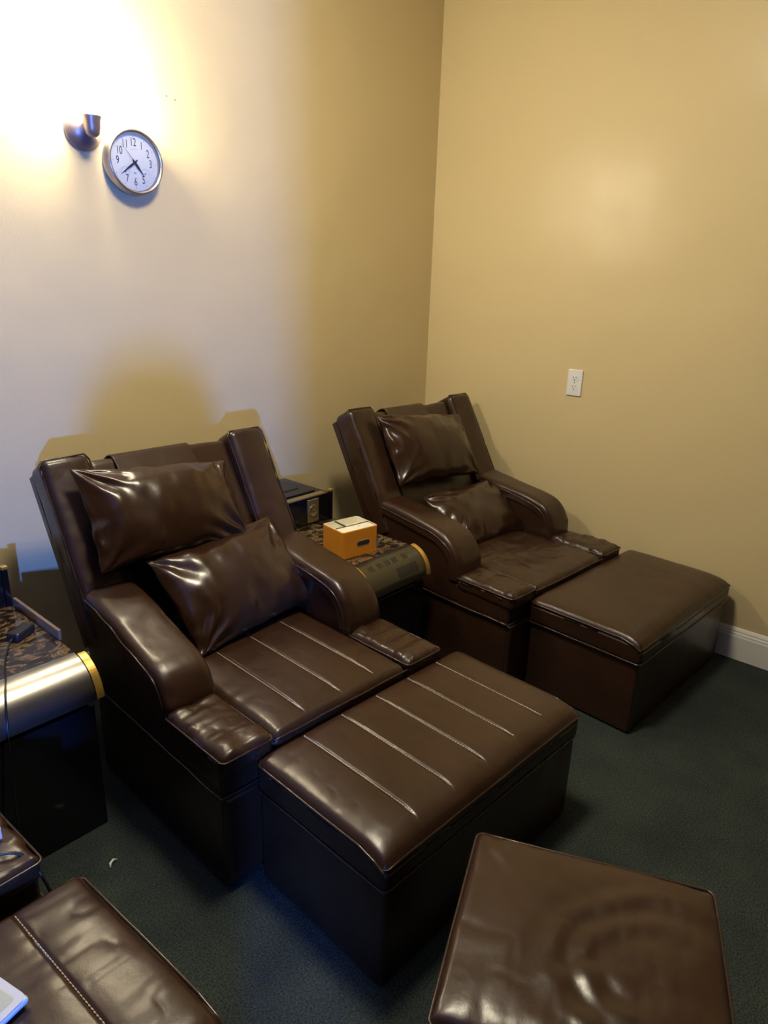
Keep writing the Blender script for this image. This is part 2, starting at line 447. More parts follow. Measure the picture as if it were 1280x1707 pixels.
def recliner(label, loc, rz, quilted, seed, sag=0.0):
    t = thing('recliner_chair', label, 'chair', loc, rz, None)
    hw = CW / 2; iw = hw - AW
    # lower box body
    mb = MB().prism_x([(-0.44, 0.012), (-0.44, 0.30), (0.22, 0.30), (0.22, 0.012)], -hw + 0.006, hw - 0.006)
    body = mb.build('base', M_LEATHER_DK, t, bevel=0.008)
    # side panels under the arms
    for s in (-1, 1):
        sg = sag if s < 0 else 0.0
        poly = [(-0.442, 0.29), (-0.442, 0.365), (-0.20, 0.365), (-0.19, 0.42), (-0.165, 0.465 - sg), (-0.12, 0.50 - sg), (-0.06, 0.52 - sg), (0.20, 0.55), (0.27, 0.52), (0.23, 0.29)]
        x0, x1 = sorted((s * (hw - 0.004), s * (iw + 0.006)))
        MB().prism_x(poly, x0, x1).build('side_panel', M_LEATHER_DK, t, bevel=0.01)
        arm_cushion(t, s, seed + s * 3, sag if s < 0 else 0.0)
        p = leather_box('arm_pad', (AW + 0.002, 0.262, 0.062), 0.019, M_LEATHER, t, (s * (hw - AW / 2), -0.328, 0.374), res=0.0065, puff=0.007,
                        wr=0.0034, wscale=19, seed=seed + s * 5, pucker=0.010, roll=0.006)
        MB().tube(wobble_loop(round_rect(AW / 2 + 0.001, 0.131, 0.018, 0.014), 0.002, seed + s, 3), 0.003, 7).build('piping', M_PIPING, p, smooth=True)
    # seam line around the lower body
    rr = [(-hw, 0.20, 0.292), (-hw, -0.445, 0.285), (hw, -0.445, 0.285), (hw, 0.20, 0.292)]
    MB().tube(wobble_loop(rr, 0.003, seed, 14, False), 0.0035, 7).build('seam_welt', M_PIPING, t, smooth=True)
    # seat cushion
    gx = (-0.128, 0.0, 0.128) if quilted else ()
    SL, SC = 0.66, -0.128
    seat = leather_box('seat_cushion', (2 * iw - 0.003, SL, 0.075), 0.024, M_LEATHER, t, (0, SC, 0.360), res=(0.0032 if quilted else 0.007, 0.009, 0.012), puff=0.012 if quilted else 0.008,
                       grooves=gx, gdepth=0.0045, gspan=(-0.30, 0.2), wr=0.0014 if quilted else 0.0045, wscale=9, seed=seed, pucker=0.0015 if quilted else 0.003, roll=0.007)
    MB().tube(wobble_loop([(-iw + 0.003, -SL / 2 + 0.001, 0.022), (iw - 0.003, -SL / 2 + 0.001, 0.022)], 0.0025, seed + 8, 30, False), 0.0032, 7).build('piping', M_PIPING, seat, smooth=True)
    if quilted:
        stitches([((g, -0.300), (g, 0.14)) for g in gx], 'stitch_line', seat, lambda x, y: 0.0375 + 0.0118 - 0.0042)
    # front face
    leather_box('front_panel', (CW - 0.02, 0.03, 0.25), 0.008, M_LEATHER_DK, t, (0, -0.437, 0.155), res=0.03, wr=0.003, wscale=8, seed=seed)
    # back: two raised side bolsters and the recessed middle panel
    rot = (-BACK_ROT, 0, 0)
    for s in (-1, 1):
        c = back_pt(s * (hw - AW / 2 + 0.002), 0.235, -0.052)
        b = leather_box('back_bolster', (AW, 0.104, 0.55), 0.024, M_LEATHER, t, c, rot, res=0.010, wr=0.004, wscale=11, seed=seed + s * 11,
                        extra=lambda P, N, s=s: bolster_shape(P, N, s, seed))
        lp = []
        for (a, z) in ((-1, -0.20), (-1, 0.255), (-0.85, 0.272), (0.85, 0.272), (1, 0.255), (1, -0.20)):
            lp.append((a * (AW / 2 - 0.001), -0.043, z))
        MB().tube(wobble_loop(lp, 0.002, seed + s, 12, False), 0.003, 7).build('piping', M_PIPING, b, smooth=True)
    leather_box('back_panel', (2 * iw + 0.01, 0.07, 0.54), 0.022, M_LEATHER, t, back_pt(0, 0.222, -0.062), rot, res=0.011, wr=0.004, wscale=8, seed=seed + 31, pucker=0)
    # dark boarding behind
    MB().box(-hw + 0.002, hw - 0.002, -0.01, 0.018, -0.28, 0.255).build('back_board', M_LEATHER, t, loc=back_pt(0, 0.235, -0.108), rot=rot)
    # lower back crease roll between seat and back
    leather_box('lumbar_roll', (2 * iw, 0.12, 0.10), 0.045, M_LEATHER, t, (0, 0.19, 0.405), res=0.012, wr=0.004, wscale=12, seed=seed + 40)
    return t

def bolster_shape(P, N, s, seed):
    P = P.copy()
    # slack folds near the lower end and a slightly padded front
    low = np.exp(-np.abs(P[:, 2] + 0.16) / 0.045)
    f = vnoise(P * np.array([0.35, 0.3, 1]), 48, seed + 17)
    front = (N[:, 1] < -0.3)
    P[:, 1] -= front * (low * f * 0.006 + 0.006 * (1 - np.abs(P[:, 0] / 0.07) ** 2))
    return P

def ottoman(label, loc, rz, dims, quilted, seed, wr=0.0012, group=None, extra=None, puff=0.012, soft=True):
    t = thing('ottoman', label, 'footstool', loc, rz, group)
    W, D, H = dims
    LH = 0.095
    leather_box('body', (W - 0.012, D - 0.012, H - LH - 0.006 + 0.02), 0.010, M_LEATHER_DK, t, (0, 0, (H - LH + 0.02 - 0.006) / 2 + 0.004), res=0.025, wr=0.0035, wscale=6, seed=seed + 2)
    gx = [i * 0.1285 for i in (-2, -1, 0, 1, 2)] if quilted else ()
    lid = leather_box('lid', (W, D, LH), 0.017, M_LEATHER, t, (0, 0, H - LH / 2), res=(0.0034 if quilted else 0.007, 0.008, 0.012), puff=puff, grooves=gx, gdepth=0.0042,
                      gspan=(-D / 2 + 0.045, D / 2 - 0.0), wr=wr, wscale=9, seed=seed, pucker=0.0012, extra=extra, roll=0.010, froll=0.024 if soft else 0.004)
    hx_, hy_, zt = W / 2 + 0.0012, D / 2 + 0.0008, LH / 2 - 0.016
    if soft:
        lp = [(hx_, -hy_ + 0.004, zt - 0.022), (hx_, -hy_ + 0.03, zt - 0.010), (hx_, -hy_ + 0.08, zt), (hx_, hy_ - 0.016, zt), (hx_ - 0.016, hy_, zt), (-hx_ + 0.016, hy_, zt), (-hx_, hy_ - 0.016, zt), (-hx_, -hy_ + 0.08, zt), (-hx_, -hy_ + 0.03, zt - 0.010), (-hx_, -hy_ + 0.004, zt - 0.022)]
        MB().tube(wobble_loop(lp, 0.0015, seed, 8, False), 0.0034, 7).build('piping', M_PIPING, lid, smooth=True)
    else:
        MB().tube(wobble_loop(round_rect(hx_, hy_, zt, 0.016), 0.0012, seed, 6), 0.0034, 7).build('piping', M_PIPING, lid, smooth=True)
    MB().tube(wobble_loop(round_rect(W / 2 + 0.000, D / 2 + 0.000, -LH / 2 + 0.004, 0.014), 0.0012, seed + 6, 6), 0.0030, 7).build('lower_welt', M_PIPING, lid, smooth=True)
    if quilted:
        stitches([((g, -D / 2 + 0.048), (g, D / 2 - 0.02)) for g in gx], 'stitch_line', lid, lambda x, y: LH / 2 + 0.012 - 0.0040)
    return t

R = math.radians
c1 = recliner('dark brown leather recliner in the middle with white-stitched seat, in front of the clock wall', (-1.747, -0.70, 0), R(-2.7), True, 3.0, sag=0.032)
c2 = recliner('dark brown leather recliner with a plain creased seat, beside the wall with the outlet', (-0.500, -0.724, 0), R(-4.0), False, 41.0)
c3 = recliner('dark brown leather recliner cut off at the left edge, only its front corner showing', (-2.970, -0.672, 0), R(2.0), True, 77.0)

ottoman('long brown leather footstool with five stitched lines in front of the middle recliner', (-1.691, -1.3808, 0), R(-2.7), (0.779, 0.436, 0.366), True, 5.0)
ottoman('plain brown leather footstool beside the right wall under the outlet', (-0.437, -1.403, 0), R(-3.6), (0.775, 0.436, 0.366), False, 15.0, wr=0.0012)
ottoman('brown leather footstool with one stitched seam at lower left, under the tablet', (-2.893, -1.398, 0), R(2.3), (0.779, 0.447, 0.366), True, 25.0, wr=0.0032)
def folds(P, N):
    # diagonal slack folds of the loose cover
    P = P.copy(); up = np.clip(N[:, 2], 0, 1)
    x, y = P[:, 0], P[:, 1]
    cx, cy = -0.04, -0.085
    dx, dy = x - cx, y - cy
    a1 = (dx - dy) * 0.707; b1 = (dx + dy) * 0.707
    rad = np.hypot(np.where(a1 > 0, a1 * 0.6, a1), b1) + 0.022 * vnoise(P, 8, 51)
    # slack arcs that open towards the corner
    f = np.sin(rad * 2 * PI / 0.060 - 1.0) * np.exp(-((rad - 0.11) / 0.065) ** 2) * 0.0024 / (1 + np.exp(-(dy + 0.7 * dx + 0.02) / 0.02))
    f += np.sin((x * 0.8 - y) * 95) * np.exp(-(((x - 0.16) / 0.05) ** 2 + ((y - 0.17) / 0.05) ** 2)) * 0.0022
    f += np.sin(x * 75 + y * 30) * np.exp(-(((x + 0.10) / 0.08) ** 2 + ((y + 0.02) / 0.10) ** 2)) * 0.002
    P[:, 2] += f * up
    return P
ottoman('small square leather footstool standing askew at lower right, its cover creased', (-1.9955, -1.966, 0), R(23.7), (0.432, 0.464, 0.37), False, 35.0, wr=0.003, extra=folds, puff=0.008, soft=False)

# ------------------------------------------------------------------ pillows
def pillow(label, loc, tilt, rz, W, H, T, seed, roll=0.0, group=None, bend=0.0, taper=0.0):
    """tilt: angle of the pillow plane from horizontal; top edge = +y local"""
    NU, NV = 96, 64
    V = []; Fc = []
    us = np.sin(np.linspace(-1, 1, NU + 1) * PI / 2) * 0.35 + np.linspace(-1, 1, NU + 1) * 0.65
    vs = np.sin(np.linspace(-1, 1, NV + 1) * PI / 2) * 0.35 + np.linspace(-1, 1, NV + 1) * 0.65
    U, Vv = np.meshgrid(us, vs)
    def sheet(sg):
        u = U.ravel(); v = Vv.ravel()
        ex = 1 - 0.045 * (1 - v ** 2) * np.abs(u) ** 3; ey = 1 - 0.05 * (1 - u ** 2) * np.abs(v) ** 3
        x = W / 2 * u * ex; y = H / 2 * v * ey
        y = np.where(v > 0, y * (1 - taper * (u + 1) / 2), y)
        prof = (np.clip(1 - np.abs(u) ** 2.3, 0, 1) * np.clip(1 - np.abs(v) ** 2.3, 0, 1)) ** 0.62
        z = T / 2 * prof
        edge = np.minimum((1 - np.abs(u)) * W / 2, (1 - np.abs(v)) * H / 2)
        en = np.clip(edge / 0.012, 0, 1)
        for k, (sx, sy) in enumerate(((1, 1), (-1, 1), (-1, -1), (1, -1))):
            dx = sx * W / 2 - x; dy = sy * H / 2 - y
            r = np.hypot(dx, dy); a = np.arctan2(dy * sy, dx * sx)
            ph = vnoise(np.stack([r * 9, a * 0 + k * 3.1, a * 1.3], 1), 1.0, seed + k)
            amp = 0.007 * np.exp(-((r - 0.085) / 0.07) ** 2) * (1.0 if (k + int(seed)) % 2 else 0.75)
            z = z + amp * np.sin(a * (9 + (k * 5 + int(seed)) % 4) + ph * 3.2 + seed) * en
        P = np.stack([x, y, x * 0], 1)
        # gathers along the seams
        z = z + en * np.exp(-edge / 0.03) * 0.0055 * vnoise(P * np.array([0.35, 1, 1]), 36, seed + 2)
        z = z + en * (0.0030 * vnoise(P, 11, seed + 5) + 0.0035 * vnoise(P * np.array([1.6, 0.6, 1]), 15, seed + 8))
        Z = sg * z + bend * (x / (W / 2)) ** 2
        # wavy outline
        x = x + 0.004 * vnoise(P, 22, seed + 30); y = y + 0.004 * vnoise(P, 22, seed + 40)
        return np.stack([x, y, Z], 1)
    A = sheet(1); B = sheet(-1)
    n1 = NU + 1
    V = np.concatenate([A, B]); off = len(A)
    for j in range(NV):
        for i in range(NU):
            a = j * n1 + i
            Fc.append((a, a + 1, a + n1 + 1, a + n1)); Fc.append((off + a, off + a + n1, off + a + n1 + 1, off + a + 1))
    me = bpy.data.meshes.new('pillow'); me.from_pydata([tuple(map(float, v)) for v in V], [], Fc)
    bm = bmesh.new(); bm.from_mesh(me); bmesh.ops.remove_doubles(bm, verts=bm.verts, dist=0.0004); bmesh.ops.recalc_face_normals(bm, faces=bm.faces)
    bm.to_mesh(me); bm.free(); me.polygons.foreach_set('use_smooth', [True] * len(me.polygons)); me.materials.append(M_PILLOW)
    o = bpy.data.objects.new('pillow', me); COL.objects.link(o)
    o.rotation_euler = (Matrix.Rotation(rz, 4, 'Z') @ Matrix.Rotation(tilt, 4, 'X') @ Matrix.Rotation(roll, 4, 'Z')).to_euler()
    o.location = loc
    tag(o, label, 'pillow', group)
    return o

def head_flap(chair, pil, x0, x1, seed):
    """leather flap sewn to the upper pillow and hung over the top of the back"""
    path = [(0.30, 0.030), (0.36, 0.014), (0.42, -0.004), (0.468, -0.018), (0.490, -0.026), (0.502, -0.042), (0.504, -0.070), (0.500, -0.098), (0.480, -0.122), (0.40, -0.130), (0.30, -0.132)]
    V = []; NXn = 16
    for (s, n) in path:
        for j in range(NXn + 1):
            t = j / NXn
            p = back_pt(x0 + (x1 - x0) * t + (0.014 if s < 0.4 else 0) * (t - 0.5) * 2, s, n)
            V.append(chair.matrix_basis @ p)
    Fc = [(i * (NXn + 1) + j, i * (NXn + 1) + j + 1, (i + 1) * (NXn + 1) + j + 1, (i + 1) * (NXn + 1) + j) for i in range(len(path) - 1) for j in range(NXn)]
    pm = pil.matrix_basis.inverted()
    o = mesh_obj('hanging_flap', [tuple(pm @ v) for v in V], Fc, M_LEATHER, pil)
    sm = o.modifiers.new('sub', 'SUBSURF'); sm.levels = 1; sm.render_levels = 2
    so = o.modifiers.new('thick', 'SOLIDIFY'); so.thickness = 0.004; so.offset = 0
    return o

p = pillow('dark brown leather head pillow strapped to the back of the middle recliner', (-1.835, -0.440, 0.780), R(59), R(-2.7), 0.50, 0.31, 0.15, 2.0, roll=R(-2), taper=0.24)
head_flap(c1, p, -0.17, 0.10, 1)
pillow('dark brown leather lumbar pillow lying on the seat of the middle recliner', (-1.705, -0.610, 0.545), R(47), R(1), 0.49, 0.33, 0.15, 9.0, roll=R(3))
p = pillow('dark brown leather head pillow strapped to the recliner beside the outlet wall', (-0.525, -0.450, 0.765), R(58), R(-4), 0.51, 0.32, 0.15, 6.0, roll=R(-4), taper=0.12)
head_flap(c2, p, -0.16, 0.08, 2)
pillow('dark brown leather lumbar pillow on the plain seat beside the outlet wall', (-0.448, -0.660, 0.485), R(38), R(-4), 0.47, 0.30, 0.14, 13.0, roll=R(-2))

# ------------------------------------------------------------------ side cabinets
def cabinet(label, x0, x1, yf, m_roll, reflections, boxdepth):
    """yf: y where the flat top ends; the front rolls down from there"""
    W = x1 - x0
    t = thing('side_cabinet', label, 'cabinet', ((x0 + x1) / 2, (yf - 0.1) / 2, 0), 0, None)
    ox, oy = t.location.x, t.location.y
    hx = W / 2; f = yf - oy; b = -0.02 - oy; ZT = 0.50; RR = 0.10
    MB().box(-hx + 0.004, hx - 0.004, f - RR + 0.012, b, 0.0, 0.38).box(-hx + 0.004, hx - 0.004, f, b, 0.38, ZT - 0.014).build('body', M_LACQUER, t, bevel=0.002)
    MB().box(-hx, hx, f, b, ZT - 0.014, ZT).build('marble_top', M_MARBLE, t, bevel=0.001)
    # quarter roll
    poly = []
    for k in range(13):
        a = PI / 2 * k / 12
        poly.append((f - RR * math.sin(a), ZT - RR + RR * math.cos(a)))
    inner = [(y + 0.008 * (1 if i > 3 else 0), z - 0.01) for i, (y, z) in reversed(list(enumerate(poly)))]
    o = MB().prism_x(poly + [(f, ZT - RR)], -hx + 0.003, hx - 0.003).build('rolled_front', m_roll, t, smooth=True)
    o.modifiers.new('es', 'EDGE_SPLIT').split_angle = R(40)
    if reflections:  # reflections in the gloss, drawn as dull coloured quads
        mb = MB()
        def quad(xa, xb, a0, a1):
            n = 4; v = []
            for k in range(n + 1):
                a = a0 + (a1 - a0) * k / n; rr = RR + 0.0006
                for x in (xa, xb): v.append((x, f - rr * math.sin(a), ZT - RR + rr * math.cos(a)))
            mb.add(v, [(2 * k, 2 * k + 1, 2 * k + 3, 2 * k + 2) for k in range(n)])
        for k, xc in enumerate((-0.105, -0.06, -0.02, 0.02, 0.075)):
            for q in range(3): quad(xc - 0.012 + q * 0.009, xc - 0.007 + q * 0.009, 0.38, 0.62)
            quad(xc - 0.013, xc + 0.014, 0.40, 0.44); quad(xc - 0.013, xc + 0.014, 0.56, 0.60)
        quad(0.0, 0.11, 0.85, 1.25)
        mb.build('roll_reflection', M_ROLLREFL, o, smooth=True)
    # curved brass edge strips on both sides of the roll
    for s in (-1, 1):
        v = []; n = 16
        a0, a1 = R(8), R(88)
        pr = []
        for k in range(n + 1):
            a = a0 + (a1 - a0) * k / n
            for rr in (RR + 0.003, RR - 0.016):
                pr.append((f - rr * math.sin(a), ZT - RR + rr * math.cos(a)))
        xa, xb = s * (hx - 0.001), s * (hx + 0.019)
        v = [(x, y, z) for x in (xa, xb) for (y, z) in pr]
        m2 = 2 * (n + 1); Fq = []
        for k in range(n):
            a = 2 * k
            for o2 in (0, m2): Fq.append((o2 + a, o2 + a + 1, o2 + a + 3, o2 + a + 2))
            Fq.append((a, a + 2, m2 + a + 2, m2 + a)); Fq.append((a + 1, m2 + a + 1, m2 + a + 3, a + 3))
        Fq.append((0, m2, m2 + 1, 1)); Fq.append((m2 - 2, m2 - 1, 2 * m2 - 1, 2 * m2 - 2))
        MB().add(v, Fq).build('brass_trim', M_BRASS, t, smooth=False)
    # box at the back of the top
    bz = 0.118; bf = b - boxdepth
    by = MB().box(-hx + 0.008, hx - 0.014, bf, b, ZT, ZT + bz)
    box = by.build('rear_box', M_LACQUER, t, bevel=0.003)
    MB().box(-hx + 0.03, hx - 0.05, bf + 0.05, b - 0.05, ZT + bz, ZT + bz + 0.006).build('lid', M_BLACKPL, box, bevel=0.002)
    MB().box(-hx + 0.02, hx - 0.035, bf - 0.0015, bf + 0.03, ZT + bz - 0.002, ZT + bz + 0.003).build('front_strip', M_GOLDPLATE, box)
    mb = MB().box(-hx + 0.09, hx - 0.09, bf + 0.105, bf + 0.118, ZT + bz + 0.006, ZT + bz + 0.0085)
    mb.build('lid_slot', M_HOLE, box)
    post = MB().box(hx - 0.014, hx + 0.001, bf - 0.004, bf + 0.012, ZT, ZT + bz + 0.002).build('corner_post', M_LACQUER, box, bevel=0.001)
    MB().box(hx - 0.015, hx + 0.002, bf - 0.005, bf + 0.013, ZT + bz + 0.001, ZT + bz + 0.011).build('gold_cap', M_BRASS, post, bevel=0.001)
    # socket plate on the box front
    px = hx - 0.11 - 0.0
    pl = MB().box(px - 0.030, px + 0.030, bf - 0.006, bf + 0.001, ZT + 0.012, ZT + 0.108).build('socket_plate', M_GOLDPLATE, box, bevel=0.002)
    mb = MB()
    mb.lathe([(0.0, 0.0005), (0.022, 0.0005), (0.024, 0.003), (0.025, 0.0)], 28, 'y', (px, bf - 0.006, ZT + 0.060))
    mb.build('socket_ring', M_GOLDPLATE, pl, smooth=True)
    mb = MB()
    for (dx, dz) in ((-0.008, 0.013), (0.008, 0.013), (0, 0.003), (-0.008, -0.012), (0.008, -0.012)):
        mb.box(px + dx - 0.0022, px + dx + 0.0022, bf - 0.0095, bf - 0.0065, ZT + 0.060 + dz - 0.003, ZT + 0.060 + dz + 0.003)
    mb.build('socket_holes', M_BRASS, pl)
    # side rail on the right edge of the top
    if not reflections: MB().box(hx + 0.001, hx + 0.010, bf - 0.30, bf - 0.01, ZT - 0.004, ZT + 0.028).build('side_rail', M_TANRAIL, t, bevel=0.001)
    return t
cabinet('low black cabinet between the two recliners, with marble top and dark glossy rolled front', -1.290, -0.982, -0.712, M_ROLL2, True, 0.28)
cabinet('low black cabinet at the left edge with marble top and silvery rolled front', -2.540, -2.232, -0.600, M_ROLL, False, 0.185)

# ------------------------------------------------------------------ orange desk organiser box
tb = thing('tissue_box', 'orange tissue box with cream compartment tray on the cabinet between recliners', 'box', (-1.184, -0.600, 0.5), R(-9))
def rr_loop(hx, hy, c, n=6): return [(p[0], p[1]) for p in round_rect(hx, hy, 0, c, n)]
def ring_wall(name, hx, hy, c, th, z0, z1, m, parent, holes=None):
    a = rr_loop(hx, hy, c); b = rr_loop(hx - th, hy - th, max(c - th, 0.002)); n = len(a)
    v = [(x, y, z0) for x, y in a] + [(x, y, z1) for x, y in a] + [(x, y, z1) for x, y in b] + [(x, y, z0 + 0.003) for x, y in b]
    f = []
    for i in range(n):
        j = (i + 1) % n
        f += [(i, j, n + j, n + i), (n + i, n + j, 2 * n + j, 2 * n + i), (2 * n + i, 2 * n + j, 3 * n + j, 3 * n + i)]
    f += [tuple(reversed(range(n))), tuple(range(3 * n, 4 * n))]
    return MB().add(v, f).build(name, m, parent)
BX, BY, BZ = 0.081, 0.064, 0.100
ring_wall('case', BX, BY, 0.012, 0.003, 0.0, BZ, M_ORANGE, tb)
tray = ring_wall('tray', BX - 0.0032, BY - 0.0032, 0.010, 0.0022, 0.072, BZ + 0.0015, M_CREAM, tb)
MB().box(-BX + 0.006, BX - 0.006, -0.013, -0.009, 0.055, BZ - 0.002).box(-0.028, -0.025, -0.009, BY - 0.006, 0.055, BZ - 0.002).build('divider', M_CREAM, tray)
MB().box(-BX + 0.006, BX - 0.006, -0.0135, -0.0085, BZ - 0.002, BZ + 0.0012).box(-0.0288, -0.0242, -0.0085, BY - 0.006, BZ - 0.002, BZ + 0.0012).build('divider_cap', M_DARKSLOT, tray)
MB().box(-BX + 0.007, BX - 0.012, -BY + 0.007, -0.0145, BZ - 0.003, BZ + 0.0005).build('lid', M_CREAM, tray, bevel=0.001)
MB().lathe([(0.0, BZ + 0.0014), (0.0022, BZ + 0.0012), (0.0022, BZ)], 12, 'z', (0.015, -0.032, 0)).build('knob', M_HOLE, tray)
def pill(hw, hr, y, n=12, zc=0.0, xc=0.0):
    pts = []
    for k in range(n + 1): a = -PI / 2 + PI * k / n; pts.append((xc + hw + hr * math.cos(a), y, zc + hr * math.sin(a)))
    for k in range(n + 1): a = PI / 2 + PI * k / n; pts.append((xc - hw + hr * math.cos(a), y, zc + hr * math.sin(a)))
    return pts
a = pill(0.020, 0.0085, -BY - 0.0008, zc=0.046, xc=0.012); b = pill(0.020, 0.0105, -BY - 0.0008, zc=0.046, xc=0.012); c = pill(0.020, 0.0112, -BY + 0.0005, zc=0.046, xc=0.012)
n = len(a)
MB().add(a + b + c, [(i, (i + 1) % n, n + (i + 1) % n, n + i) for i in range(n)] + [(n + i, n + (i + 1) % n, 2 * n + (i + 1) % n, 2 * n + i) for i in range(n)]).build('slot_rim', mat('grey_rim', (0.30, 0.24, 0.18), 0.4), tb)
MB().add(pill(0.020, 0.0086, -BY - 0.0004, zc=0.046, xc=0.012), [tuple(range(n))]).build('slot', M_DARKSLOT, tb)

# ------------------------------------------------------------------ wall clock
CX, CZ = -1.611, 1.789
ck = thing('wall_clock', 'round pewter-rimmed wall clock hanging below and right of the lamp', 'clock', (CX, 0, CZ))
MB().lathe([(0.0, 0.002), (0.088, 0.0), (0.097, 0.006), (0.099, 0.018), (0.0975, 0.030), (0.094, 0.036), (0.0955, 0.040), (0.093, 0.045), (0.0885, 0.045), (0.0835, 0.034), (0.083, 0.028)], 96, 'y').build('rim', M_NICKEL, ck, smooth=True)
dial = MB().lathe([(0.0, 0.0285), (0.084, 0.0285)], 64, 'y').build('dial', M_DIAL, ck)
MB().lathe([(0.0, 0.0395), (0.087, 0.0395), (0.087, 0.0405), (0.0, 0.0405)], 64, 'y').build('cover_glass', M_GLASS, ck)

def text_mesh(s, size, x, z, y, mb, sx=0.85, rot=0.0):
    cu_ = bpy.data.curves.new('t', 'FONT'); cu_.body = s; cu_.size = size; cu_.align_x = 'CENTER'; cu_.align_y = 'CENTER'
    o = bpy.data.objects.new('t', cu_); COL.objects.link(o)
    dg = bpy.context.evaluated_depsgraph_get(); dg.update()
    me = bpy.data.meshes.new_from_object(o.evaluated_get(dg))
    V = []
    for v in me.vertices:
        px, pz = v.co.x * sx, v.co.y
        V.append((x + px * math.cos(rot) - pz * math.sin(rot), y, z + px * math.sin(rot) + pz * math.cos(rot)))
    mb.add(V, [tuple(p.vertices) for p in me.polygons])
    bpy.data.objects.remove(o); bpy.data.curves.remove(cu_); bpy.data.meshes.remove(me)

# slightly serifed numerals made from the built-in font plus small feet
YD = -0.0292
for h in (12, 1, 2, 3, 5, 6, 7, 9, 10, 11):
    a = math.radians(90 - 30 * h); rr = 0.0575
    nm = MB(); text_mesh(str(h), 0.0335, rr * math.cos(a), rr * math.sin(a), YD, nm, 0.66)
    nm.build('numeral', M_INK, dial)
gm = MB()
def tick(a, r0, r1, w, mb=gm, c=(0, 0), y=YD):
    d = (math.cos(a), math.sin(a)); n_ = (-d[1], d[0]); v = []
    for r, s in ((r0, -1), (r0, 1), (r1, 1), (r1, -1)): v.append((c[0] + d[0] * r + n_[0] * w * s, y, c[1] + d[1] * r + n_[1] * w * s))
    mb.add(v, [(0, 1, 2, 3)])
for k in range(60):
    a = math.radians(6 * k)
    tick(a, 0.0755 if k % 5 else 0.0735, 0.0775, 0.0003 if k % 5 else 0.0009)
for cxx in (-0.034, 0.036):                          # the two small gauges at the lower left and lower right
    for k in range(15):
        a = math.radians(-20 + 220 * k / 14)
        tick(a, 0.0125, 0.0155, 0.00045, c=(cxx, -0.030))
for k in range(24):
    tick(math.radians(-80 + 5 * k), 0.066, 0.0685, 0.0003)
for k in range(9):                                   # the tiny unreadable line under the twelve
    gm.add([(-0.011 + k * 0.0025, YD, 0.0365), (-0.0095 + k * 0.0025, YD, 0.0365), (-0.0095 + k * 0.0025, YD, 0.0378), (-0.011 + k * 0.0025, YD, 0.0378)], [(0, 1, 2, 3)])
gm.add([(-0.004, YD, -0.033), (0.004, YD, -0.033), (0.004, YD, -0.029), (-0.004, YD, -0.029)], [(0, 1, 2, 3)])
gm.build('scale_marks', M_GREYINK, dial)
for cxx in (-0.034, 0.036): MB().lathe([(0.0, 0.031), (0.0017, 0.031), (0.0017, 0.0285)], 12, 'y', (cxx, 0, -0.030)).build('gauge_pin', M_INK, dial)
def hand(name, ang, L, w, tail, y, m):
    a = math.radians(90 - ang); d = (math.cos(a), math.sin(a)); q = (-d[1], d[0])
    prof = [(-tail, w * 0.5), (0, w * 0.75), (L * 0.30, w), (L * 0.55, w * 0.62), (L, w * 0.08)]
    v = []
    for yy in (y, y - 0.0008):
        for r, ww in prof: v += [(d[0] * r + q[0] * ww, yy, d[1] * r + q[1] * ww), (d[0] * r - q[0] * ww, yy, d[1] * r - q[1] * ww)]
    n_ = len(prof) * 2; f = []
    for k in range(len(prof) - 1):
        for b_ in (0, n_): f.append((b_ + 2 * k, b_ + 2 * k + 1, b_ + 2 * k + 3, b_ + 2 * k + 2))
        f.append((2 * k, 2 * k + 2, n_ + 2 * k + 2, n_ + 2 * k)); f.append((2 * k + 1, 2 * k + 3, n_ + 2 * k + 3, n_ + 2 * k + 1))
    f += [(0, 1, n_ + 1, n_), (n_ - 2, n_ - 1, 2 * n_ - 1, 2 * n_ - 2)]
    return MB().add(v, f).build(name, m, ck)
hand('hour_hand', 141, 0.050, 0.0042, 0.010, -0.0310, M_INK)
hand('minute_hand', 233, 0.064, 0.0034, 0.012, -0.0325, M_INK)
hand('second_hand', 318, 0.066, 0.0007, 0.014, -0.0340, M_INK)
MB().lathe([(0.0, 0.0365), (0.004, 0.036), (0.0045, 0.029)], 20, 'y').build('hub', M_INK, ck, smooth=True)

# ------------------------------------------------------------------ wall lamp
sc = thing('wall_lamp', 'glowing wall lamp with opal glass shade on dark round metal mount', 'lamp', (-1.762, 0, 1.860))
MB().lathe([(0.0, 0.040), (0.014, 0.039), (0.034, 0.031), (0.048, 0.018), (0.053, 0.009), (0.057, 0.006), (0.057, 0.0)], 56, 'y').build('wall_plate', M_DARKMETAL, sc, smooth=True)
SY = -0.064
MB().tube([(0, -0.025, 0.0), (0, -0.045, -0.006), (0, -0.066, -0.012), (0, SY, -0.008)], 0.011, 16).build('arm', M_DARKMETAL, sc, smooth=True)
MB().lathe([(0.0, -0.024), (0.012, -0.022), (0.020, -0.014), (0.023, 0.0), (0.0245, 0.02), (0.0285, 0.032), (0.0285, 0.035), (0.0, 0.035)], 40, 'z', (0, SY, 0)).build('shade_cup', M_DARKMETAL, sc, smooth=True)
MB().lathe([(0.0, 0.0352), (0.024, 0.036), (0.034, 0.052), (0.043, 0.085), (0.047, 0.12), (0.049, 0.15), (0.056, 0.178), (0.053, 0.178), (0.046, 0.15), (0.0, 0.14)], 40, 'z', (0, SY, 0)).build('lamp_shade', M_SHADE, sc, smooth=True)
MB().lathe([(0.0, 0.004), (0.003, 0.003), (0.0045, 0.0)], 14, 'y', (-0.036, -0.020, -0.003)).build('screw', M_NICKEL, sc, smooth=True)
